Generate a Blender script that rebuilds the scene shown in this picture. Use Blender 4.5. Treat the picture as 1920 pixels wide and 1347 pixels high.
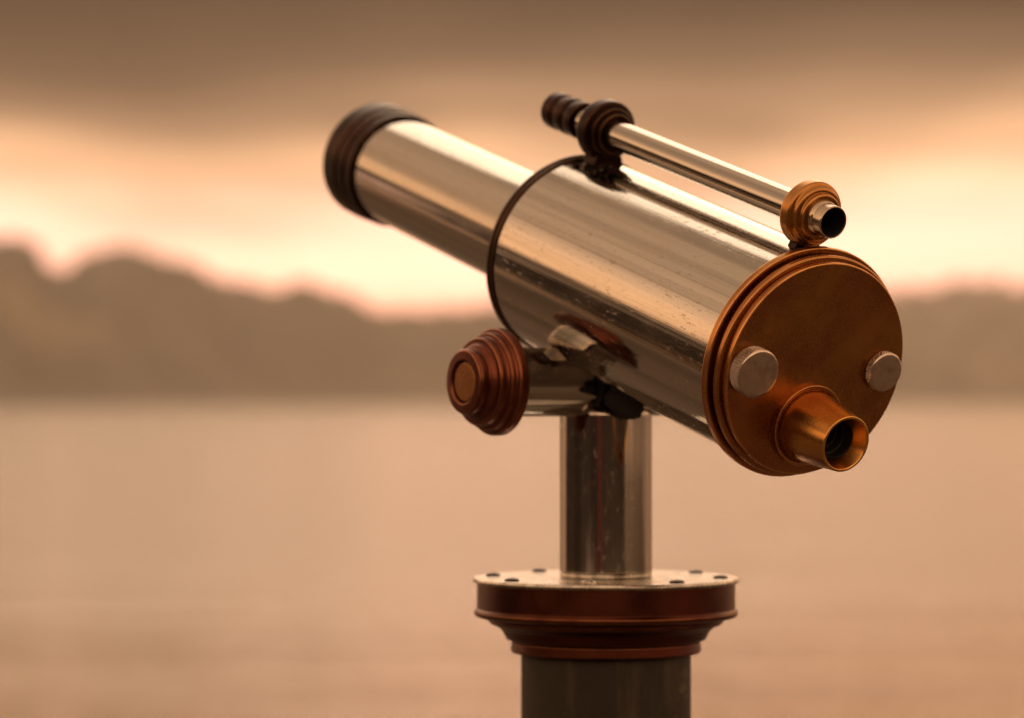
import bpy, bmesh, math, random
from mathutils import Vector, Matrix, noise
R = math.radians
random.seed(7)
scene = bpy.context.scene
for o in list(bpy.data.objects): bpy.data.objects.remove(o)

# ------------------------------------------------------------------ camera
CAM_Z = 3.0
cam_d = bpy.data.cameras.new('camera')
cam = bpy.data.objects.new('camera', cam_d)
scene.collection.objects.link(cam)
scene.camera = cam
cam.location = (0, 0, CAM_Z)
cam.rotation_euler = (R(90 + 0.705), 0, 0)
cam_d.sensor_width = 36
cam_d.lens = 36 * 5567.2 / 1920
cam_d.clip_start = 0.05
cam_d.clip_end = 30000
cam_d.dof.use_dof = True
cam_d.dof.focus_distance = 2.245
cam_d.dof.aperture_fstop = 3.9
cam_d.dof.aperture_blades = 0

# ------------------------------------------------------------------ sky
SUN_EL, SUN_AZ = 33.0, -5.0            # azimuth measured from +Y towards +X
world = bpy.data.worlds.new('World')
scene.world = world
world.use_nodes = True
wn, wl = world.node_tree.nodes, world.node_tree.links
wn.clear()
def W(t, **kw):
    n = wn.new(t)
    for k, v in kw.items(): setattr(n, k, v)
    return n
def wmath(op, a, b=None, clamp=False):
    n = W('ShaderNodeMath', operation=op); n.use_clamp = clamp
    for i, v in enumerate((a, b)):
        if v is None: continue
        if isinstance(v, (int, float)): n.inputs[i].default_value = v
        else: wl.new(v, n.inputs[i])
    return n.outputs[0]
def wramp(fac, stops, interp='EASE'):
    n = W('ShaderNodeValToRGB'); n.color_ramp.interpolation = interp
    e = n.color_ramp.elements
    while len(e) < len(stops): e.new(0.5)
    for el, (p, c) in zip(e, stops):
        el.position = p; el.color = (*c, 1) if len(c) == 3 else c
    wl.new(fac, n.inputs[0]); return n.outputs[0]
def wmix(f, a, b, mode='MIX'):
    n = W('ShaderNodeMix', data_type='RGBA', blend_type=mode)
    for s, v in ((n.inputs[0], f), (n.inputs[6], a), (n.inputs[7], b)):
        if isinstance(v, (int, float)): s.default_value = v
        elif isinstance(v, tuple): s.default_value = (*v, 1)
        else: wl.new(v, s)
    return n.outputs[2]
sky = W('ShaderNodeTexSky', sky_type='NISHITA', sun_disc=False)
sky.sun_elevation = R(SUN_EL); sky.sun_rotation = R(SUN_AZ)
sky.dust_density = 2.5; sky.air_density = 1.0; sky.ozone_density = 1.0
tc = W('ShaderNodeTexCoord')
sep = W('ShaderNodeSeparateXYZ'); wl.new(tc.outputs['Generated'], sep.inputs[0])
elev = wmath('MULTIPLY', wmath('ARCSINE', sep.outputs[2]), 180 / math.pi)      # degrees above the horizon
# stratus layer: the view direction is projected on a flat cloud deck
deck = wmath('MAXIMUM', wmath('ADD', sep.outputs[2], 0.05), 0.02)
comb = W('ShaderNodeCombineXYZ')
wl.new(wmath('DIVIDE', sep.outputs[0], deck), comb.inputs[0])
wl.new(wmath('DIVIDE', sep.outputs[1], deck), comb.inputs[1])
def wnoise(scale, detail, off):
    mp = W('ShaderNodeMapping'); wl.new(comb.outputs[0], mp.inputs[0])
    mp.inputs['Location'].default_value = off
    mp.inputs['Scale'].default_value = scale
    n = W('ShaderNodeTexNoise', noise_dimensions='3D'); wl.new(mp.outputs[0], n.inputs['Vector'])
    n.inputs['Scale'].default_value = 1; n.inputs['Detail'].default_value = detail
    n.inputs['Roughness'].default_value = 0.5
    return n.outputs[0]
n1 = wnoise((0.85, 0.24, 1), 2, (4.3, 1.7, 0))
n2 = wnoise((0.35, 0.50, 1), 3, (11.0, 5.2, 3))
# clear slot along the horizon under the deck; ragged lower edge
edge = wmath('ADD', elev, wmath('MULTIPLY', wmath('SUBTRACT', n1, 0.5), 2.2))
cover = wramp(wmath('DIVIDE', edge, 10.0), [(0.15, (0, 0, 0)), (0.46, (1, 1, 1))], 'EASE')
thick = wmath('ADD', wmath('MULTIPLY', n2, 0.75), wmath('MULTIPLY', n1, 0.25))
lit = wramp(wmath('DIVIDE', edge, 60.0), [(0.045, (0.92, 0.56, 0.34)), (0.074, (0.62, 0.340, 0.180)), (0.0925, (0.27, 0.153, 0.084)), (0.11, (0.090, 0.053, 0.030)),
            (0.13, (0.030, 0.018, 0.011)), (0.155, (0.08, 0.048, 0.027)), (0.18, (0.94, 0.51, 0.25)), (0.28, (1.04, 0.575, 0.285)), (0.44, (0.56, 0.335, 0.19)), (0.60, (0.54, 0.335, 0.195)), (1.0, (0.54, 0.34, 0.20))], 'EASE')  # bright band above the frame, raised to brighten the water
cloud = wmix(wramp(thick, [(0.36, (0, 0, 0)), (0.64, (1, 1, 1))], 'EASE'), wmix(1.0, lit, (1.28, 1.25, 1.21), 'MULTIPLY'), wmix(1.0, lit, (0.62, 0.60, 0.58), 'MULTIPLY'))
bg_sky = W('ShaderNodeBackground'); bg_sky.inputs[1].default_value = 0.105
wl.new(wmix(1.0, sky.outputs[0], (1.05, 0.63, 0.75), 'MULTIPLY'), bg_sky.inputs[0])
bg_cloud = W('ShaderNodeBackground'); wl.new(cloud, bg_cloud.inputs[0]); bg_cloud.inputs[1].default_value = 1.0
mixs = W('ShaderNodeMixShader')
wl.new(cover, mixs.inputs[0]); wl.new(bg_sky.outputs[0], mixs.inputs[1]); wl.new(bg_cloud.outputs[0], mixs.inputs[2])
wout = W('ShaderNodeOutputWorld'); wl.new(mixs.outputs[0], wout.inputs[0])
world.cycles.sampling_method = 'MANUAL'; world.cycles.sample_map_resolution = 512

# ------------------------------------------------------------------ sun
sd = bpy.data.lights.new('sun', 'SUN'); sun = bpy.data.objects.new('sun', sd)
scene.collection.objects.link(sun)
sd.energy = 0.5; sd.angle = R(44); sd.color = (1.0, 0.78, 0.56)
sdir = Vector((math.sin(R(SUN_AZ)) * math.cos(R(SUN_EL)), math.cos(R(SUN_AZ)) * math.cos(R(SUN_EL)), math.sin(R(SUN_EL))))
sun.rotation_euler = sdir.to_track_quat('Z', 'Y').to_euler()
sun.location = (0, 0, 60)

# ------------------------------------------------------------------ exposure / render
vs = scene.view_settings
vs.view_transform = 'Standard'; vs.look = 'None'; vs.exposure = 0.82; vs.gamma = 1.0; vs.use_curve_mapping = False
scene.cycles.use_denoising = True
scene.cycles.max_bounces = 10; scene.cycles.glossy_bounces = 6; scene.cycles.volume_bounces = 2
scene.cycles.sample_clamp_indirect = 6

# ------------------------------------------------------------------ helpers
COL = scene.collection
def link(name, me, mat=None, parent=None, mw=None):
    o = bpy.data.objects.new(name, me)
    COL.objects.link(o)
    if mat is not None: me.materials.append(mat)
    if parent is not None: o.parent = parent
    if mw is not None: o.matrix_basis = mw
    return o
class Nodes:
    def __init__(s, name):
        s.m = bpy.data.materials.new(name); s.m.use_nodes = True
        s.n, s.l = s.m.node_tree.nodes, s.m.node_tree.links
        s.n.clear()
        s.out = s.n.new('ShaderNodeOutputMaterial'); s.p = s.n.new('ShaderNodeBsdfPrincipled')
        s.l.new(s.p.outputs[0], s.out.inputs[0])
        s.tc = s.n.new('ShaderNodeTexCoord')
    def set(s, **kw):
        for k, v in kw.items():
            i = s.p.inputs[k.replace('_', ' ')]
            if isinstance(v, tuple): i.default_value = (*v, 1)
            elif isinstance(v, (int, float)): i.default_value = v
            else: s.l.new(v, i)
        return s
    def noise(s, scale, detail=4, rough=0.5, stretch=(1, 1, 1), off=(0, 0, 0), src=None):
        mp = s.n.new('ShaderNodeMapping'); s.l.new(src or s.tc.outputs['Object'], mp.inputs[0])
        mp.inputs['Scale'].default_value = stretch; mp.inputs['Location'].default_value = off
        t = s.n.new('ShaderNodeTexNoise'); s.l.new(mp.outputs[0], t.inputs['Vector'])
        t.inputs['Scale'].default_value = scale; t.inputs['Detail'].default_value = detail; t.inputs['Roughness'].default_value = rough
        return t.outputs[0]
    def ramp(s, f, stops, interp='LINEAR'):
        n = s.n.new('ShaderNodeValToRGB'); n.color_ramp.interpolation = interp
        e = n.color_ramp.elements
        while len(e) < len(stops): e.new(0.5)
        for el, (p, c) in zip(e, stops):
            el.position = p; el.color = (c, c, c, 1) if isinstance(c, (int, float)) else (*c, 1)
        s.l.new(f, n.inputs[0]); return n.outputs[0]
    def math(s, op, a, b, clamp=False):
        n = s.n.new('ShaderNodeMath'); n.operation = op; n.use_clamp = clamp
        for i, v in enumerate((a, b)):
            if isinstance(v, (int, float)): n.inputs[i].default_value = v
            else: s.l.new(v, n.inputs[i])
        return n.outputs[0]
    def mix(s, f, a, b, mode='MIX'):
        n = s.n.new('ShaderNodeMix'); n.data_type = 'RGBA'; n.blend_type = mode
        for k, v in ((n.inputs[0], f), (n.inputs[6], a), (n.inputs[7], b)):
            if isinstance(v, (int, float)): k.default_value = v
            elif isinstance(v, tuple): k.default_value = (*v, 1)
            else: s.l.new(v, k)
        return n.outputs[2]
    def bump(s, h, strength, dist, prev=None):
        b = s.n.new('ShaderNodeBump'); b.inputs['Strength'].default_value = strength; b.inputs['Distance'].default_value = dist
        s.l.new(h, b.inputs['Height'])
        if prev is not None: s.l.new(prev, b.inputs['Normal'])
        return b.outputs[0]

# polished stainless tube: long grain along the axis (local Z), light dust, water marks, scratches; mirrored streaks painted in
def steel(name, base=(0.54, 0.51, 0.475), rough=0.04, grime=1.0):
    k = Nodes(name)
    grain = k.noise(1.0, 5, 0.6, (420, 420, 2.2))
    broad = k.noise(1.0, 3, 0.55, (90, 90, 0.6), (3, 1, 2))
    smear = k.noise(30, 5, 0.65, (1, 1, 0.4), (5, 2, 0))
    fine = k.noise(330, 3, 0.65, (1, 1, 0.35), (1, 7, 3))
    drip = k.noise(1.0, 4, 0.6, (60, 700, 130), (2, 4, 4))                 # short scratches across the tube
    patch = k.ramp(k.noise(11, 4, 0.6, off=(2, 8, 5)), [(0.36, 0.0), (0.62, 1.0)])
    dirt = k.math('MULTIPLY', k.ramp(fine, [(0.58, 0.0), (0.72, 1.0)]), patch)
    marks = k.math('MULTIPLY', k.ramp(drip, [(0.62, 0.0), (0.70, 1.0)]), patch)
    spots = k.ramp(k.noise(95, 2, 0.5, (1, 1, 0.6), (7, 7, 1)), [(0.73, 0.0), (0.78, 1.0)])
    dust = k.math('MAXIMUM', k.math('MAXIMUM', dirt, k.math('MULTIPLY', marks, 0.6)), k.math('MULTIPLY', spots, 0.8))
    film = k.ramp(smear, [(0.42, 0.0), (0.75, 1.0)])
    r = k.math('ADD', k.math('MULTIPLY', film, 0.12 * grime), k.math('ADD', k.math('MULTIPLY', grain, 0.05), rough - 0.02))
    r = k.math('ADD', r, k.math('MULTIPLY', dust, 0.30 * grime), True)
    refl_lines = k.noise(1.0, 4, 0.6, (260, 260, 0.7), (1, 5, 2))
    col = k.mix(k.ramp(broad, [(0.36, 0.0), (0.60, 1.0)]), tuple(c * 0.62 for c in base), base)  # broad dark streaks painted in to stand for mirrored surroundings
    col = k.mix(k.math('MULTIPLY', k.ramp(refl_lines, [(0.56, 0.0), (0.70, 1.0)]), 0.45), col, tuple(c * 0.45 for c in base))  # thin dark lines: reflected masts and wires painted into the colour
    col = k.mix(k.math('MULTIPLY', film, 0.25 * grime), col, (0.46, 0.38, 0.29))
    col = k.mix(k.math('MULTIPLY', dust, 0.6 * grime), col, (0.24, 0.185, 0.13))
    met = k.math('SUBTRACT', 1.0, k.math('MULTIPLY', dust, 0.55 * grime))
    b = k.bump(grain, 0.07, 0.0006)
    b = k.bump(broad, 0.12, 0.002, b)
    k.set(Base_Color=col, Metallic=met, Roughness=r, Normal=b)
    return k.m
# brown patinated bronze
def bronze(name, hi=(0.44, 0.215, 0.066), lo=(0.29, 0.128, 0.044), rough=0.27, red=0.4):
    k = Nodes(name)
    cl = k.noise(22, 4, 0.55)
    fine = k.noise(260, 4, 0.6)
    tint = k.noise(9, 2, 0.5, off=(4, 4, 1))
    col = k.mix(k.ramp(cl, [(0.34, 0.0), (0.66, 1.0)]), lo, hi)
    col = k.mix(k.math('MULTIPLY', k.ramp(tint, [(0.45, 0.0), (0.68, 1.0)]), red), col, tuple(h * f for h, f in zip(lo, (1.25, 0.75, 1.2))))
    sp = k.ramp(k.noise(520, 2, 0.5, off=(9, 1, 1)), [(0.70, 0.0), (0.78, 1.0)])
    col = k.mix(k.math('MULTIPLY', sp, 0.35), col, (0.08, 0.03, 0.02))
    g = k.n.new('ShaderNodeAttribute'); g.attribute_name = 'wear'
    wear = k.math('MULTIPLY', k.ramp(g.outputs['Fac'], [(0.15, 0.0), (0.6, 1.0)]), k.ramp(k.noise(60, 3, 0.6, off=(2, 2, 9)), [(0.3, 0.25), (0.6, 1.0)]))
    col = k.mix(k.math('MULTIPLY', wear, 0.62), col, tuple(min(1, c * 1.3 + q) for c, q in zip(hi, (0.28, 0.155, 0.065))))
    r = k.math('ADD', k.math('MULTIPLY', cl, 0.16), k.math('ADD', k.math('MULTIPLY', fine, 0.10), rough - 0.12))
    k.set(Base_Color=col, Metallic=1.0, Roughness=r, Normal=k.bump(fine, 0.10, 0.0004))
    return k.m
def plain(name, col, rough, metal=0.0, var=0.3, scale=120):
    k = Nodes(name)
    n = k.noise(scale, 4, 0.6)
    k.set(Base_Color=k.mix(k.math('MULTIPLY', n, var), col, tuple(c * 0.4 for c in col)), Metallic=metal,
          Roughness=k.math('ADD', k.math('MULTIPLY', n, 0.15), rough - 0.07), Normal=k.bump(n, 0.08, 0.0005))
    return k.m
M = {
    'steel': steel('polished_steel'),
    'steel_clean': steel('finder_steel', rough=0.045, grime=0.5),
    'plate': steel('plate_steel', (0.62, 0.60, 0.57), 0.2, 0.8),
    'bronze': bronze('patinated_bronze'),
    'brass': bronze('worn_brass', (0.60, 0.33, 0.085), (0.44, 0.21, 0.06), 0.25, 0.3),
    'bronze_shaded': bronze('shaded_bronze', (0.034, 0.016, 0.013), (0.016, 0.009, 0.008), 0.38, 0.15),  # backlit shade of the front parts and bracket feet put into the colour
    'bronze_red': bronze('red_bronze', (0.115, 0.036, 0.021), (0.055, 0.017, 0.012), 0.34, 0.35),
    'bronze_knob': bronze('knob_bronze', (0.185, 0.060, 0.034), (0.085, 0.024, 0.018), 0.31, 0.3),
    'nickel': plain('brushed_nickel', (0.60, 0.50, 0.44), 0.22, 1.0, 0.10, 500),
    'black': plain('matte_black', (0.006, 0.005, 0.005), 0.65),
    'inside': plain('black_tube_lining', (0.008, 0.007, 0.006), 0.6),
}
k = Nodes('lens_glass'); k.set(Base_Color=(0.010, 0.008, 0.008), Roughness=0.04); k.p.inputs['IOR'].default_value = 1.6; M['lens'] = k.m

k = Nodes('turned_nickel')                             # lathe-turned face, grime in the knurl
at_ = k.n.new('ShaderNodeAttribute'); at_.attribute_name = 'groove'
sp_ = k.n.new('ShaderNodeSeparateXYZ'); k.l.new(k.tc.outputs['Object'], sp_.inputs[0])
rad_ = k.math('SQRT', k.math('ADD', k.math('MULTIPLY', sp_.outputs[0], sp_.outputs[0]), k.math('MULTIPLY', sp_.outputs[1], sp_.outputs[1])), 0.0)
cb_ = k.n.new('ShaderNodeCombineXYZ'); k.l.new(rad_, cb_.inputs[0])
rings_ = k.noise(2600, 3, 0.6, src=cb_.outputs[0])
stain = k.noise(130, 4, 0.6)
c_ = k.mix(k.ramp(stain, [(0.45, 0.0), (0.75, 1.0)]), (0.62, 0.53, 0.47), (0.42, 0.33, 0.27))
c_ = k.mix(k.math('MULTIPLY', at_.outputs['Fac'], 0.9), c_, (0.05, 0.032, 0.022))
k.set(Base_Color=c_, Metallic=1.0, Roughness=k.math('ADD', k.math('MULTIPLY', stain, 0.14), 0.14), Normal=k.bump(rings_, 0.25, 0.0002))
M['nickel'] = k.m

def fillet(prof, rad):
    """round the corners of an open (r, t) profile; every corner keeps support loops so flats stay flat"""
    out = [prof[0]]
    for i in range(1, len(prof) - 1):
        a, b, c = (Vector(prof[j][:2]) for j in (i - 1, i, i + 1))
        rr = prof[i][2] if len(prof[i]) > 2 else rad
        la, lc = (a - b).length, (c - b).length
        d = min(rr, 0.32 * la, 0.32 * lc)
        if d < 1e-6: out.append(tuple(b)); continue
        ua, uc = (a - b).normalized(), (c - b).normalized()
        if la > 5 * d: out.append(tuple(b + ua * d * 1.5))
        for s in range(5):
            w = s / 4
            p = (1 - w) ** 2 * (b + ua * d) + 2 * w * (1 - w) * b + w * w * (b + uc * d)
            out.append(tuple(p))
        if lc > 5 * d: out.append(tuple(b + uc * d * 1.5))
    out.append(prof[-1])
    return [(max(p[0], 0.0), p[1]) for p in out]
def lathe(prof, seg=128, rad=0.0006, smooth=40):
    """surface of revolution about local Z from (radius, z) points"""
    pts = []
    for a, b in zip(fillet(prof, rad), fillet(prof, rad)[1:]):
        pts.append(a)
        if abs(a[0] - b[0]) > 0.012:                       # rings across wide flat faces
            n_ = int(abs(a[0] - b[0]) / 0.006)
            for q in range(n_):
                w = (q + 0.5) / n_
                pts.append((a[0] + (b[0] - a[0]) * w, a[1] + (b[1] - a[1]) * w))
    pts.append(b)
    bm = bmesh.new(); rings = []
    lay = bm.verts.layers.float.new('wear')
    for r, z in pts:
        if r < 1e-7: rings.append([bm.verts.new((0, 0, z))])
        else: rings.append([bm.verts.new((r * math.cos(2 * math.pi * i / seg), r * math.sin(2 * math.pi * i / seg), z)) for i in range(seg)])
    for A, B in zip(rings, rings[1:]):
        for i in range(seg):
            j = (i + 1) % seg
            if len(A) == 1 and len(B) == 1: break
            if len(A) == 1: bm.faces.new((A[0], B[j], B[i]))
            elif len(B) == 1: bm.faces.new((A[i], A[j], B[0]))
            else: bm.faces.new((A[i], A[j], B[j], B[i]))
    bmesh.ops.recalc_face_normals(bm, faces=bm.faces)
    bm.normal_update()
    for i, ring in enumerate(rings):
        w = 0.0
        if 0 < i < len(rings) - 1 and len(ring) > 1:
            p, a, b = ring[0].co, rings[i - 1][0].co, rings[i + 1][0].co
            la, lb = (a - p).normalized(), (b - p).normalized()
            turn = -(la + lb).dot(ring[0].normal)          # > 0 on convex edges
            w = min(max(turn * 2.2, 0.0), 1.0)
        for v_ in ring: v_[lay] = w
    for f in bm.faces: f.smooth = True
    me = bpy.data.meshes.new('lathe'); bm.to_mesh(me); bm.free()
    me.set_sharp_from_angle(angle=R(smooth))
    return me
def frame(origin, zdir, up=Vector((0, 0, 1))):
    z = Vector(zdir).normalized(); x = up.cross(z).normalized(); y = z.cross(x)
    return Matrix(((x.x, y.x, z.x, origin[0]), (x.y, y.y, z.y, origin[1]), (x.z, y.z, z.z, origin[2]), (0, 0, 0, 1)))

# ------------------------------------------------------------------ setting: lake, terrace, shores
def smooth01(x): x = min(max(x, 0), 1); return x * x * (3 - 2 * x)
k = Nodes('lake_water')
geo = k.n.new('ShaderNodeNewGeometry')
w1 = k.noise(1.0, 4, 0.55, (0.9, 2.2, 1), src=geo.outputs['Position'])
w2 = k.noise(1.0, 3, 0.5, (0.10, 0.28, 1), (7, 3, 0), src=geo.outputs['Position'])
ln = k.n.new('ShaderNodeVectorMath'); ln.operation = 'LENGTH'; k.l.new(geo.outputs['Position'], ln.inputs[0])
open_water = k.n.new('ShaderNodeMapRange'); open_water.interpolation_type = 'SMOOTHSTEP'      # ruffled out on the lake, calm in the lee of the terrace
open_water.inputs[1].default_value = 26; open_water.inputs[2].default_value = 62; open_water.inputs[3].default_value = 0.14; open_water.inputs[4].default_value = 0.70
k.l.new(ln.outputs['Value'], open_water.inputs[0])
wb = k.bump(w1, 0.5, 0.20, k.bump(w2, 0.5, 0.5))
for nd in k.n:
    if nd.type == 'BUMP': k.l.new(open_water.outputs[0], nd.inputs['Strength'])
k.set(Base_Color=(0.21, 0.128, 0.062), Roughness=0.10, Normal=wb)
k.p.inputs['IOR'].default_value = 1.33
HALF = 5000
bm = bmesh.new()
vv = [bm.verts.new(p) for p in ((-HALF, -HALF, 0), (HALF, -HALF, 0), (HALF, HALF, 0), (-HALF, HALF, 0))]
bm.faces.new(vv); me = bpy.data.meshes.new('lake'); bm.to_mesh(me); bm.free()
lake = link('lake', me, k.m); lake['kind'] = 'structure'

# terrace the pillar stands on (below the frame)
TER_Z = CAM_Z - 1.42
k = Nodes('terrace_concrete')
n = k.noise(3, 6, 0.6); n2_ = k.noise(90, 3, 0.6)
k.set(Base_Color=k.mix(n, (0.06, 0.045, 0.034), (0.115, 0.085, 0.063)), Roughness=0.75, Normal=k.bump(n2_, 0.3, 0.004))
bm = bmesh.new()
bmesh.ops.create_cube(bm, size=1, matrix=Matrix.Translation((20, -11.0, TER_Z / 2 - 0.5)) @ Matrix.Diagonal((62, 42.0, TER_Z + 1.0, 1)))
bmesh.ops.bevel(bm, geom=bm.edges[:], offset=0.03, segments=2, affect='EDGES')
me = bpy.data.meshes.new('terrace'); bm.to_mesh(me); bm.free()
terrace = link('terrace', me, k.m); terrace['kind'] = 'structure'

# wooded bank behind the terrace (seen mirrored in the steel)
k = Nodes('bank_foliage')
n = k.noise(0.35, 6, 0.65)
k.set(Base_Color=k.ramp(n, [(0.3, (0.012, 0.007, 0.005)), (0.7, (0.034, 0.021, 0.014))]), Roughness=0.85, Normal=k.bump(k.noise(1.6, 5, 0.7), 0.8, 0.4))
bank_mat = k.m
def grid_mesh(nu, nv, fn):
    vs_ = [fn(i / nu, j / nv) for j in range(nv + 1) for i in range(nu + 1)]
    fs = [(j * (nu + 1) + i, j * (nu + 1) + i + 1, (j + 1) * (nu + 1) + i + 1, (j + 1) * (nu + 1) + i) for j in range(nv) for i in range(nu)]
    me = bpy.data.meshes.new('grid'); me.from_pydata(vs_, [], fs)
    me.polygons.foreach_set('use_smooth', [True] * len(fs)); me.update()
    return me
def bank_fn(a, b):
    th = R(-58 - 172 * a)                          # azimuth: from the left of the view round behind the camera
    sh = 44 - 24 * smooth01((a - 0.10) / 0.35)     # water's edge on the left, the back of the terrace behind
    r = sh + 34 * b
    x, y = r * math.sin(th), r * math.cos(th)
    foot_z = -0.6 + (TER_Z + 0.62) * smooth01((a - 0.18) / 0.25)
    h = (9.0 - 2.0 * a + 2.6 * noise.noise((a * 9, 2.2, 0)) + 1.6 * noise.noise((a * 31, 5, 0))) * smooth01(b * 2.6)
    h += (1.5 * noise.noise((x * 0.35, y * 0.35, b * 4)) + 1.3 * abs(noise.noise((x * 0.9, y * 0.9, 3))) + 0.8 * abs(noise.noise((x * 2.1, y * 2.1, 8)))) * smooth01(b * 3)
    return (x, y, foot_z + h * smooth01(a / 0.04) * smooth01((1 - a) / 0.06))
bank = link('wooded_bank', grid_mesh(420, 70, bank_fn), bank_mat); bank['kind'] = 'structure'

# far shore: ridge line given as height angle (deg) against azimuth (deg), at its own distance
def interp(tab, x):
    if x <= tab[0][0]: return tab[0][1]
    for (a, ya), (b, yb) in zip(tab, tab[1:]):
        if x <= b: return ya + (yb - ya) * smooth01((x - a) / (b - a))
    return tab[-1][1]
F_ = 5567.2
def az(px): return math.degrees(math.atan((px - 960) / F_))
def el(py): return math.degrees(math.atan((742 - py) / F_))
near_ridge = [(-40, 2.0), (-22, 3.2), (-14, 2.6), (az(-150), el(430)), (az(-40), el(455)), (az(30), el(448)), (az(60), el(456)), (az(98), el(510)), (az(116), el(510)), (az(165), el(480)),
              (az(240), el(466)), (az(330), el(486)), (az(440), el(533)), (az(515), el(546)), (az(565), el(534)), (az(640), el(556)), (az(730), el(592)),
              (az(800), el(588)), (az(900), el(578)), (az(1000), el(610)), (az(1150), el(665)), (az(1350), el(725)), (az(1500), el(760))]
far_ridge = [(-30, 1.0), (-10, 1.3), (az(800), el(590)), (az(1000), el(575)), (az(1300), el(560)), (az(1600), el(556)), (az(1700), el(552)), (az(1800), el(543)), (az(1920), el(548)), (14, 2.1), (22, 2.2), (40, 1.8), (80, 1.2)]
low_ridge = [(az(1300), el(752)), (az(1450), el(728)), (az(1600), el(706)), (az(1720), el(690)), (az(1850), el(662)), (az(1960), el(648)), (14, 1.2), (30, 1.6), (70, 1.0), (110, 1.3)]
k = Nodes('forest_hill')
geo = k.n.new('ShaderNodeNewGeometry')
n = k.noise(0.03, 6, 0.65, src=geo.outputs['Position'])
meadow = k.ramp(k.noise(0.012, 3, 0.5, off=(3, 1, 0), src=geo.outputs['Position']), [(0.60, 0.0), (0.68, 1.0)])
col = k.ramp(n, [(0.3, (0.048, 0.045, 0.038)), (0.7, (0.085, 0.077, 0.062))])
k.set(Base_Color=k.mix(k.math('MULTIPLY', meadow, 0.6), col, (0.22, 0.17, 0.10)), Roughness=0.9, Normal=k.bump(k.noise(0.12, 4, 0.6, src=geo.outputs['Position']), 0.7, 6))
hill_mat = k.m
def ridge(name, tab, a0, a1, shore, crest, nu, rough):
    def fn(a, b):
        A = a0 + (a1 - a0) * a
        sh = shore(A); cr = crest(A)
        fade = smooth01((A - a0) / 2) * smooth01((a1 - A) / 2)
        r = sh - 25 + (cr * 1.5 - sh) * b
        top = math.tan(R(interp(tab, A))) * cr + CAM_Z
        u = (r - sh) / (cr - sh)
        z = top * smooth01(u) if u < 1 else top * (1 - 0.75 * smooth01((u - 1) / 0.9))
        x, y = r * math.sin(R(A)), r * math.cos(R(A))
        bump = rough * (noise.noise((x * 0.02, y * 0.02, 1.0)) + 0.6 * noise.noise((x * 0.06, y * 0.06, 4.0)))
        return (x, y, -0.8 + (z + 0.8) * fade + bump * smooth01(u * 2.5) * fade)
    o = link(name, grid_mesh(nu, 40, fn), hill_mat); o['kind'] = 'structure'
    return o, fn
ridges = [ridge('near_hill', near_ridge, -42, az(1500), lambda A: 690 + max(0, A + 10) * 34, lambda A: 930 + max(0, A + 10) * 30, 420, 1.5),
          ridge('far_hill', far_ridge, -32, 84, lambda A: 1250, lambda A: 1800, 420, 4.0),
          ridge('low_shore', low_ridge, az(1300), 112, lambda A: 1150 - max(0, A) * 4, lambda A: 1330 - max(0, A) * 4, 300, 2.0)]

# woods covering the far hills: a mass of crowns, far too many and too far to count
def crown_mesh(spots):
    verts, faces = [], []
    for x, y, z, s in spots:
        base = len(verts); n_ = 6
        for lv, (rr, hh) in enumerate(((0.42, 0.12), (0.55, 0.42), (0.34, 0.75))):
            for i in range(n_):
                t = 2 * math.pi * (i + 0.5 * lv) / n_
                q = rr * random.uniform(0.75, 1.2)
                verts.append((x + s * q * math.cos(t), y + s * q * math.sin(t), z + s * hh * random.uniform(0.9, 1.1)))
        verts.append((x, y, z + s * 1.0)); top = len(verts) - 1
        for lv in range(2):
            for i in range(n_):
                j = (i + 1) % n_
                a, b = base + lv * n_, base + (lv + 1) * n_
                faces.append((a + i, a + j, b + j)); faces.append((a + i, b + j, b + i))
        for i in range(n_): faces.append((base + 2 * n_ + i, base + 2 * n_ + (i + 1) % n_, top))
    me = bpy.data.meshes.new('woods'); me.from_pydata(verts, [], faces); me.update(); return me
for (o, fn), cnt, s0, lim in zip(ridges, (9000, 5000, 4000), (2.4, 6, 4), ((0.02, 0.95), (0.03, 0.97), (0.02, 0.97))):
    sp = []
    while len(sp) < cnt:
        x, y, z = fn(random.uniform(*lim), random.uniform(0.10, 0.72))
        if z < 1.0: continue
        sp.append((x, y, z - 1.5, s0 * random.uniform(0.6, 1.25)))
    wd = link('hillside_woods', crown_mesh(sp), hill_mat); wd['kind'] = 'stuff'
    wd['label'] = {'near_hill': 'dark brown blurred woods on the near hill at left', 'far_hill': 'pale hazy woods on the far ridge behind the lake',
                   'low_shore': 'low dark woods along the shore at right'}[o.name]; wd['category'] = 'woods'

# ------------------------------------------------------------------ the telescope
D = Vector((-0.52145019, 0.80101376, 0.29405214)); U = Vector((0.83806513, 0.54557019, 0.0)); V = Vector((0.16042608, -0.24643484, 0.95578938))
P0 = Vector((0.2322, 2.2652, 0.0198 + CAM_Z))        # centre of the rear face
POST = Vector((0.0790, 2.5, CAM_Z))
root = bpy.data.objects.new('viewing_telescope', None); COL.objects.link(root)
root.location = (POST.x, POST.y, TER_Z)
root.empty_display_size = 0.2
root['label'] = 'polished steel viewing telescope with bronze end caps standing on a round pillar'
root['category'] = 'telescope'
RI = Matrix.Translation(root.location).inverted()
bpy.context.view_layer.update()
def part(name, me, mat, mw, parent=None, label=None):
    """link a part under the telescope (or under one of its parts), placed by its world matrix"""
    o = bpy.data.objects.new(name, me); COL.objects.link(o)
    if not me.materials: me.materials.append(mat)
    o.parent = parent or root
    o.matrix_basis = (parent['_w'] if False else WORLD[o.parent.name].inverted()) @ mw
    WORLD[o.name] = mw
    if label: o['label'] = label
    return o
WORLD = {root.name: Matrix.Translation(root.location)}
def axis(u=0.0, v=0.0, t=0.0):                          # frame whose local +Z runs forward along the barrel
    return frame(P0 + U * u + V * v + D * t, D, V)
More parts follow.
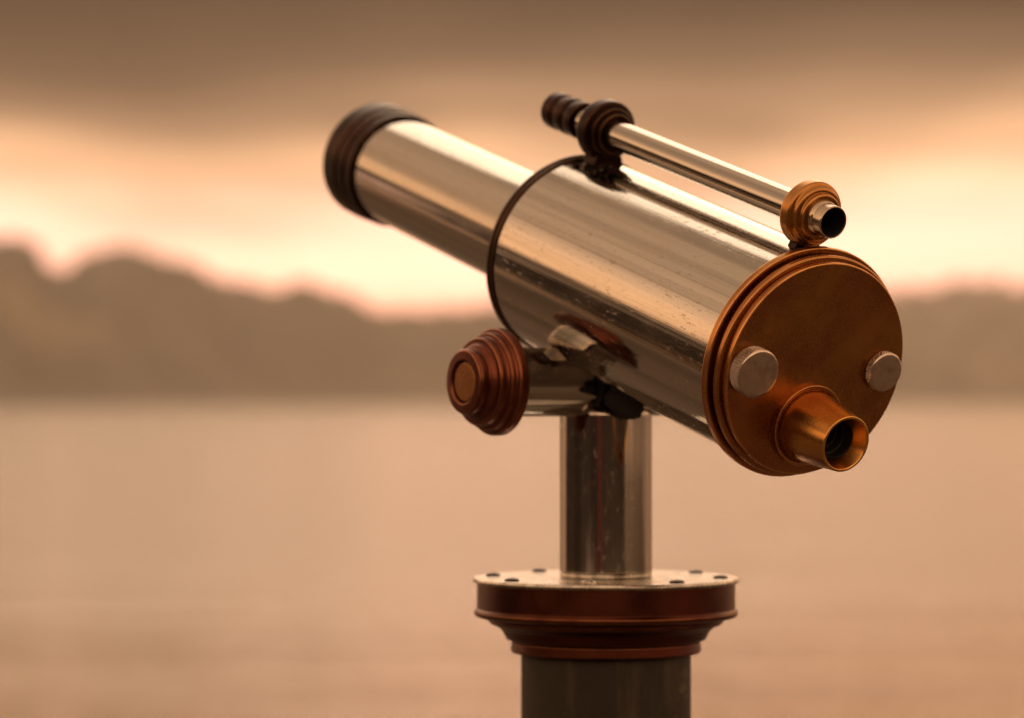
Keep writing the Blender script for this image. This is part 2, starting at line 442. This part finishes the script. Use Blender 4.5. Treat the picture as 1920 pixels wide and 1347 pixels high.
def pz(z): return Matrix.Translation((POST.x, POST.y, CAM_Z + z))

# pillar
k = Nodes('weathered_pillar')
n = k.noise(7, 6, 0.65, (1, 1, 0.35)); st = k.noise(26, 5, 0.7, (1, 1, 0.16), (3, 3, 0))
chips = k.ramp(k.noise(34, 3, 0.6, off=(6, 2, 2)), [(0.66, 0.0), (0.72, 1.0)])
col = k.ramp(n, [(0.3, (0.010, 0.007, 0.005)), (0.7, (0.036, 0.027, 0.019))])
col = k.mix(k.math('MULTIPLY', k.ramp(st, [(0.5, 0.0), (0.68, 1.0)]), 0.75), col, (0.082, 0.063, 0.043))
sm = k.ramp(k.noise(13, 4, 0.6, (1, 1, 2.2), (8, 3, 3)), [(0.60, 0.0), (0.66, 1.0)])
col = k.mix(k.math('MULTIPLY', sm, 0.6), col, (0.14, 0.105, 0.062))
col = k.mix(k.math('MULTIPLY', chips, 0.7), col, (0.025, 0.018, 0.012))
k.set(Base_Color=col, Roughness=0.62, Metallic=0.15, Normal=k.bump(st, 0.25, 0.002))
zt = TER_Z - CAM_Z
pillar = part('pillar', lathe([(0, zt + 0.0), (0.0714, zt + 0.0), (0.0714, -0.2165), (0.0, -0.2165)], 128, 0.001), k.m, pz(0))
part('foot_flange', lathe([(0.0716, zt + 0.0), (0.13, zt + 0.0), (0.13, zt + 0.012), (0.085, zt + 0.016), (0.0716, zt + 0.04)], 96, 0.002), k.m, pz(0), pillar)
# moulded head of the pillar
head = part('pillar_head', lathe([(0.0, -0.2155), (0.0790, -0.2155), (0.0802, -0.2140), (0.0795, -0.2065), (0.0775, -0.2060), (0.0775, -0.2048),
    (0.0838, -0.2043), (0.0848, -0.2025), (0.0856, -0.2005), (0.0880, -0.1965), (0.0925, -0.1932), (0.0972, -0.1915), (0.0975, -0.1900),
    (0.0992, -0.1896), (0.0992, -0.1868), (0.1085, -0.1855), (0.1106, -0.1842, 0.0012), (0.1111, -0.1815, 0.0012), (0.1100, -0.1795), (0.1087, -0.1785),
    (0.1085, -0.1570), (0.0, -0.1570)], 160, 0.0007), M['bronze_red'], pz(0))
plate_me = lathe([(0.0, -0.1569), (0.1108, -0.1569), (0.1119, -0.1562), (0.1121, -0.1545), (0.1112, -0.1526), (0.0, -0.1524)], 160, 0.0005)
plate = part('top_plate', plate_me, M['plate'], pz(0))
# eight round-headed screws in a ring
dark_screw = plain('dark_screw', (0.06, 0.04, 0.03), 0.38, 1.0)
def screw_head(h):
    return lathe([(0.0026, -0.0006), (0.0062, -0.0006), (0.0062, h * 0.35), (0.0052, h * 0.75), (0.0026, h, 0.0003), (0.0024, h * 0.4), (0.0, h * 0.4)], 32, 0.0006)
scr, dome = screw_head(0.0024), screw_head(0.0034)
for i in range(8):
    a = R(-10 + 45 * i)
    at = pz(0) @ Matrix.Translation((0.0965 * math.sin(a), -0.0965 * math.cos(a), -0.1524))
    if i == 0: part('screw', dome, M['plate'], at, plate, 'bright round-headed screw at the front of the plate')
    else: part('screw', scr, dark_screw, at, plate)

# swivel post
post = part('post', lathe([(0.0, -0.1522), (0.0372, -0.1522), (0.0372, -0.1487), (0.0390, -0.1480), (0.0390, -0.0135, 0.003), (0.030, -0.0085, 0.003), (0.0, -0.0080)], 128, 0.0006), M['steel'], pz(0))
part('foot_ring', lathe([(0.0374, -0.1520), (0.0386, -0.1520), (0.0390, -0.1500), (0.0386, -0.1490), (0.0374, -0.1488)], 128, 0.0003), M['plate'], pz(0), post)
# trunnion: horizontal tube across the post, its axis square to the barrel
TZ = 0.0112
tw = frame(POST + Vector((0, 0, TZ)), -U)              # local +Z points to the left knob
tr = part('trunnion_tube', lathe([(0.0, -0.056), (0.0287, -0.056), (0.0287, 0.0226), (0.0278, 0.0228), (0.0278, 0.0266), (0.0287, 0.0268), (0.0287, 0.108), (0.0, 0.108)], 128, 0.0005), M['steel'], tw)
part('joint_ring', lathe([(0.0277, 0.0228), (0.0291, 0.0230), (0.0294, 0.0247), (0.0291, 0.0264), (0.0277, 0.0266)], 96, 0.0002), M['black'], tw, tr)
knob = part('pivot_knob', lathe([(0.0, 0.1035), (0.0300, 0.1035), (0.0425, 0.1045), (0.0443, 0.1062), (0.0443, 0.1128), (0.0434, 0.1144), (0.0412, 0.1144), (0.0404, 0.1160),
    (0.0404, 0.1188), (0.0396, 0.1202), (0.0374, 0.1202), (0.0365, 0.1220), (0.0365, 0.1268), (0.0356, 0.1284), (0.0315, 0.1286), (0.0300, 0.1310), (0.0268, 0.1330),
    (0.0272, 0.1350), (0.0272, 0.1395), (0.0258, 0.1420), (0.0185, 0.1425), (0.0174, 0.1412), (0.0174, 0.1370), (0.0, 0.1370)], 128, 0.0007), M['bronze_knob'], tw)
part('end_disc', lathe([(0.0, 0.1370), (0.0156, 0.1370), (0.0156, 0.1406), (0.0, 0.1408)], 96, 0.0004), M['bronze'], tw, knob)
# saddle that carries the barrel on the trunnion, and the plain black block in front of it
def block(pts, lo, hi, bev):
    bm = bmesh.new()
    A = [bm.verts.new((x, lo, z)) for x, z in pts]; B = [bm.verts.new((x, hi, z)) for x, z in pts]
    n_ = len(pts); bm.faces.new(A); bm.faces.new(B[::-1])
    for i in range(n_): bm.faces.new((A[i], A[(i + 1) % n_], B[(i + 1) % n_], B[i]))
    bmesh.ops.recalc_face_normals(bm, faces=bm.faces)
    bmesh.ops.bevel(bm, geom=bm.edges[:], offset=bev, segments=3, affect='EDGES', clamp_overlap=True)
    for f in bm.faces: f.smooth = True
    me = bpy.data.meshes.new('block'); bm.to_mesh(me); bm.free(); me.set_sharp_from_angle(angle=R(50)); return me
part('black_block', block([(-0.0010, 0.0035), (-0.0030, -0.0050), (0.0030, -0.0115), (0.0130, -0.0185), (0.0240, -0.0205), (0.0290, -0.0155), (0.0295, -0.0030), (0.0180, 0.0060)], -0.058, -0.034, 0.0022),
     M['black'], pz(0))

# main barrel
barrel = part('main_barrel', lathe([(0.0, 0.3440), (0.0800, 0.3440), (0.0863, 0.3425), (0.0863, 0.0190), (0.0, 0.0190)], 256, 0.0008), M['steel'], axis())
part('front_ring', lathe([(0.0860, 0.3345), (0.0876, 0.3347), (0.0880, 0.3362), (0.0876, 0.3378), (0.0868, 0.3384), (0.0868, 0.3394), (0.0876, 0.3400), (0.0880, 0.3420), (0.0874, 0.3446), (0.0855, 0.3450)], 192, 0.0004), M['bronze_shaded'], axis(), barrel, 'dark double bead around the front of the barrel')
rear = part('rear_cap', lathe([(0.0, 0.0), (0.0841, 0.0, 0.0013), (0.0841, 0.0050), (0.0828, 0.0053), (0.0828, 0.0066), (0.0866, 0.0070), (0.0878, 0.0080, 0.0008), (0.0878, 0.0122), (0.0868, 0.0127), (0.0826, 0.0129),
    (0.0826, 0.0160), (0.0917, 0.0162, 0.0013), (0.0918, 0.0224, 0.0010), (0.0864, 0.0226)], 192, 0.0006), M['bronze'], axis())

def knurled(r, h, seg, rows, pitch):
    bm = bmesh.new(); rings = []
    lay = bm.verts.layers.float.new('groove')
    prof = [(r - 0.0016, 0.0, 0), (r - 0.0012, 0.0004, 0)] + [(r, 0.0010 + (h - 0.0026) * i / rows, 1) for i in range(rows + 1)] + [(r - 0.0008, h - 0.0012, 0), (r - 0.0003, h - 0.0010, 0), (r - 0.0008, h - 0.0004, 0), (r - 0.0016, h, 0), (r - 0.003, h, 0)]
    for rr, z, kn in prof:
        ring = []
        for i in range(seg):
            th = 2 * math.pi * i / seg; q = rr
            if kn:
                s = r * th
                a = abs(((s + z) / pitch) % 1 - 0.5) * 2; b = abs(((s - z) / pitch) % 1 - 0.5) * 2
                dp = max(1 - 2.2 * a, 1 - 2.2 * b, 0)
                q = rr - 0.0010 * dp
            nv = bm.verts.new((q * math.cos(th), q * math.sin(th), -z)); nv[lay] = dp if kn else 0.0
            ring.append(nv)
        rings.append(ring)
    for A, B in zip(rings, rings[1:]):
        for i in range(seg): bm.faces.new((A[i], A[(i + 1) % seg], B[(i + 1) % seg], B[i]))
    c = bm.verts.new((0, 0, -h))
    for i in range(seg): bm.faces.new((rings[-1][i], rings[-1][(i + 1) % seg], c))
    bmesh.ops.recalc_face_normals(bm, faces=bm.faces)
    for f in bm.faces: f.smooth = True
    me = bpy.data.meshes.new('knurled'); bm.to_mesh(me); bm.free(); me.set_sharp_from_angle(angle=R(45)); return me
part('knurled_knob', knurled(0.0190, 0.0125, 480, 36, 2 * math.pi * 0.0190 / 72), M['nickel'], axis(-0.0642, -0.0004, 0), rear, 'large knurled nickel knob at the left')
part('knurled_knob', knurled(0.0157, 0.0070, 400, 20, 2 * math.pi * 0.0157 / 60), M['nickel'], axis(0.0640, 0.0, 0), rear, 'small knurled nickel knob at the right')

# eyepiece
eye = part('eyepiece', lathe([(0.0278, -0.0030), (0.0282, -0.0045), (0.0277, -0.0100), (0.0219, -0.0503, 0.0011), (0.0200, -0.0503, 0.0010),
     (0.0150, -0.0395), (0.0146, -0.0380), (0.0146, -0.0340)], 128, 0.0007), M['brass'], axis(0, -0.0437, 0))
part('base_ring', lathe([(0.0322, 0.0), (0.0322, -0.0044, 0.0011), (0.0296, -0.0043), (0.0288, -0.0030), (0.0276, -0.0030)], 128, 0.0006), M['bronze'], axis(0, -0.0437, 0), eye)
part('eye_tube', lathe([(0.0147, -0.0392), (0.0143, -0.0385), (0.0143, -0.0300), (0.0128, -0.0296), (0.0128, -0.0230), (0.0108, -0.0226), (0.0108, -0.0150), (0.0, -0.0150)], 96, 0.0003), M['inside'], axis(0, -0.0437, 0), eye)
part('eye_lens', lathe([(0.0107, -0.0170), (0.0100, -0.0190), (0.0060, -0.0205), (0.0, -0.0210)], 64, 0.0001), M['lens'], axis(0, -0.0437, 0), eye)

# front tube and lens hood
ft = part('front_tube', lathe([(0.0501, 0.3400), (0.0501, 0.6760), (0.0480, 0.6765), (0.0480, 0.60), (0.0, 0.60)], 192, 0.0006), M['steel'], axis())
part('lens_hood', lathe([(0.0502, 0.6480), (0.0534, 0.6480), (0.0540, 0.6488), (0.0540, 0.6560), (0.0530, 0.6575), (0.0530, 0.6610), (0.0548, 0.6622), (0.0550, 0.6700), (0.0540, 0.6715), (0.0540, 0.6745),
     (0.0556, 0.6757), (0.0556, 0.6960), (0.0548, 0.6980), (0.0520, 0.6980), (0.0505, 0.6900), (0.0485, 0.6760)], 160, 0.0007), M['bronze_shaded'], axis(), ft)
part('front_lens', lathe([(0.0486, 0.6700), (0.0300, 0.6735), (0.0, 0.6750)], 96, 0.0001), M['lens'], axis(), ft)

# finder scope on two ringed brackets
FV = 0.1123
fd = part('finder_tube', lathe([(0.0108, 0.030), (0.0122, 0.030), (0.0122, 0.372), (0.0108, 0.372)], 96, 0.0002), M['steel_clean'], axis(0, FV, 0))
part('rear_bracket', lathe([(0.0124, 0.0480), (0.0235, 0.0480), (0.0256, 0.0468), (0.0260, 0.0450), (0.0260, 0.0375), (0.0252, 0.0360), (0.0236, 0.0352), (0.0228, 0.0342), (0.0222, 0.0320),
     (0.0208, 0.0312), (0.0190, 0.0312), (0.0186, 0.0300), (0.0184, 0.0278), (0.0172, 0.0270), (0.0124, 0.0270)], 128, 0.0005), M['bronze'], axis(0, FV, 0), fd)
part('finder_eyepiece', lathe([(0.0112, 0.0275), (0.0140, 0.0275), (0.0144, 0.0262), (0.0138, 0.0240), (0.0130, 0.0225), (0.0128, 0.0138), (0.0124, 0.0128), (0.0117, 0.0128), (0.0113, 0.0140), (0.0112, 0.0275)], 96, 0.0003), plain('worn_finder_rim', (0.62, 0.52, 0.42), 0.20, 1.0, 0.7, 260), axis(0, FV, 0), fd)
part('finder_lining', lathe([(0.0113, 0.0142), (0.0111, 0.0150), (0.0108, 0.0800), (0.0, 0.0800)], 64, 0.0001), M['inside'], axis(0, FV, 0), fd)
part('front_bracket', lathe([(0.0124, 0.3120), (0.0165, 0.3120), (0.0172, 0.3132), (0.0174, 0.3160), (0.0205, 0.3166), (0.0212, 0.3178), (0.0214, 0.3206), (0.0240, 0.3212), (0.0258, 0.3225), (0.0260, 0.3245),
     (0.0260, 0.3330), (0.0250, 0.3350), (0.0235, 0.3355), (0.0124, 0.3355)], 128, 0.0005), M['bronze_shaded'], axis(0, FV, 0), fd)
part('finder_objective', lathe([(0.0122, 0.3620), (0.0155, 0.3620), (0.0161, 0.3630), (0.0161, 0.3690), (0.0150, 0.3705), (0.0144, 0.3740), (0.0150, 0.3775), (0.0161, 0.3790), (0.0161, 0.3850), (0.0150, 0.3865), (0.0144, 0.3905),
     (0.0150, 0.3945), (0.0160, 0.3960), (0.0160, 0.4060), (0.0152, 0.4075), (0.0120, 0.4075), (0.0115, 0.3900), (0.0, 0.3900)], 96, 0.0005), M['bronze_shaded'], axis(0, FV, 0), fd)
# feet of the two brackets, curved saddles screwed to the barrel
def foot(t0, t1, w):
    pts = []
    bm = bmesh.new(); n_ = 8; low, top = [], []
    for tt in (t0, t1):
        for i in range(n_ + 1):
            uu = -w + 2 * w * i / n_
            zz = math.sqrt(0.0864 ** 2 - uu ** 2)
            low.append(bm.verts.new((uu, zz - 0.0006, tt))); top.append(bm.verts.new((uu * 0.8, 0.0925, tt)))
    m = n_ + 1
    for i in range(n_):
        bm.faces.new((low[i], low[i + 1], top[i + 1], top[i])); bm.faces.new((low[m + i], top[m + i], top[m + i + 1], low[m + i + 1]))
        bm.faces.new((top[i], top[i + 1], top[m + i + 1], top[m + i])); bm.faces.new((low[i], low[m + i], low[m + i + 1], low[i + 1]))
    for i in (0, n_): bm.faces.new((low[i], top[i], top[m + i], low[m + i]))
    bmesh.ops.recalc_face_normals(bm, faces=bm.faces)
    me = bpy.data.meshes.new('foot'); bm.to_mesh(me); bm.free(); return me
AX = Matrix((( U.x, V.x, D.x, P0.x), (U.y, V.y, D.y, P0.y), (U.z, V.z, D.z, P0.z), (0, 0, 0, 1)))
part('bracket_foot', foot(0.0375, 0.0465, 0.0125), M['bronze_shaded'], AX, fd)
part('bracket_foot', foot(0.3160, 0.3335, 0.0150), M['bronze_shaded'], AX, fd)

# red stand-in panel added out of view to mirror a red stripe in the post
k = Nodes('red_paint'); k.set(Base_Color=k.mix(k.noise(6, 4, 0.6), (0.15, 0.010, 0.018), (0.09, 0.008, 0.012)), Roughness=0.45)
bm = bmesh.new()
bmesh.ops.create_cube(bm, size=1, matrix=Matrix.Translation((0, 0, 1.05)) @ Matrix.Diagonal((0.90, 0.06, 1.7, 1)))
for sx in (-0.40, 0.40):
    bmesh.ops.create_cube(bm, size=1, matrix=Matrix.Translation((sx, 0.055, 0.95)) @ Matrix.Diagonal((0.06, 0.05, 1.9, 1)))
bmesh.ops.bevel(bm, geom=bm.edges[:], offset=0.006, segments=2, affect='EDGES')
me = bpy.data.meshes.new('stand_in_board'); bm.to_mesh(me); bm.free()
stand_in_board = link('stand_in_board', me, k.m); stand_in_board.location = (-1.42, -2.2, TER_Z); stand_in_board.rotation_euler.z = R(163)
stand_in_board['label'] = 'dark red stand-in panel added behind the viewer to mirror a stripe in the steel post'; stand_in_board['category'] = 'stand_in_board'

# ------------------------------------------------------------------ haze over the lake
k = bpy.data.materials.new('haze_air'); k.use_nodes = True
k.node_tree.nodes.clear()
ho = k.node_tree.nodes.new('ShaderNodeOutputMaterial'); pv = k.node_tree.nodes.new('ShaderNodeVolumePrincipled')
pv.inputs['Color'].default_value = (1.0, 0.93, 0.86, 1); pv.inputs['Density'].default_value = 0.0003; pv.inputs['Anisotropy'].default_value = 0.3
k.node_tree.links.new(pv.outputs[0], ho.inputs['Volume'])
bm = bmesh.new()
top = 96.0
bmesh.ops.create_cube(bm, size=1, matrix=Matrix.Translation((0, 0, (top - 2.0) / 2)) @ Matrix.Diagonal((2 * HALF + 60, 2 * HALF + 60, top + 2.0, 1)))
me = bpy.data.meshes.new('haze'); bm.to_mesh(me); bm.free()
haze = link('haze', me, k); haze['kind'] = 'stuff'
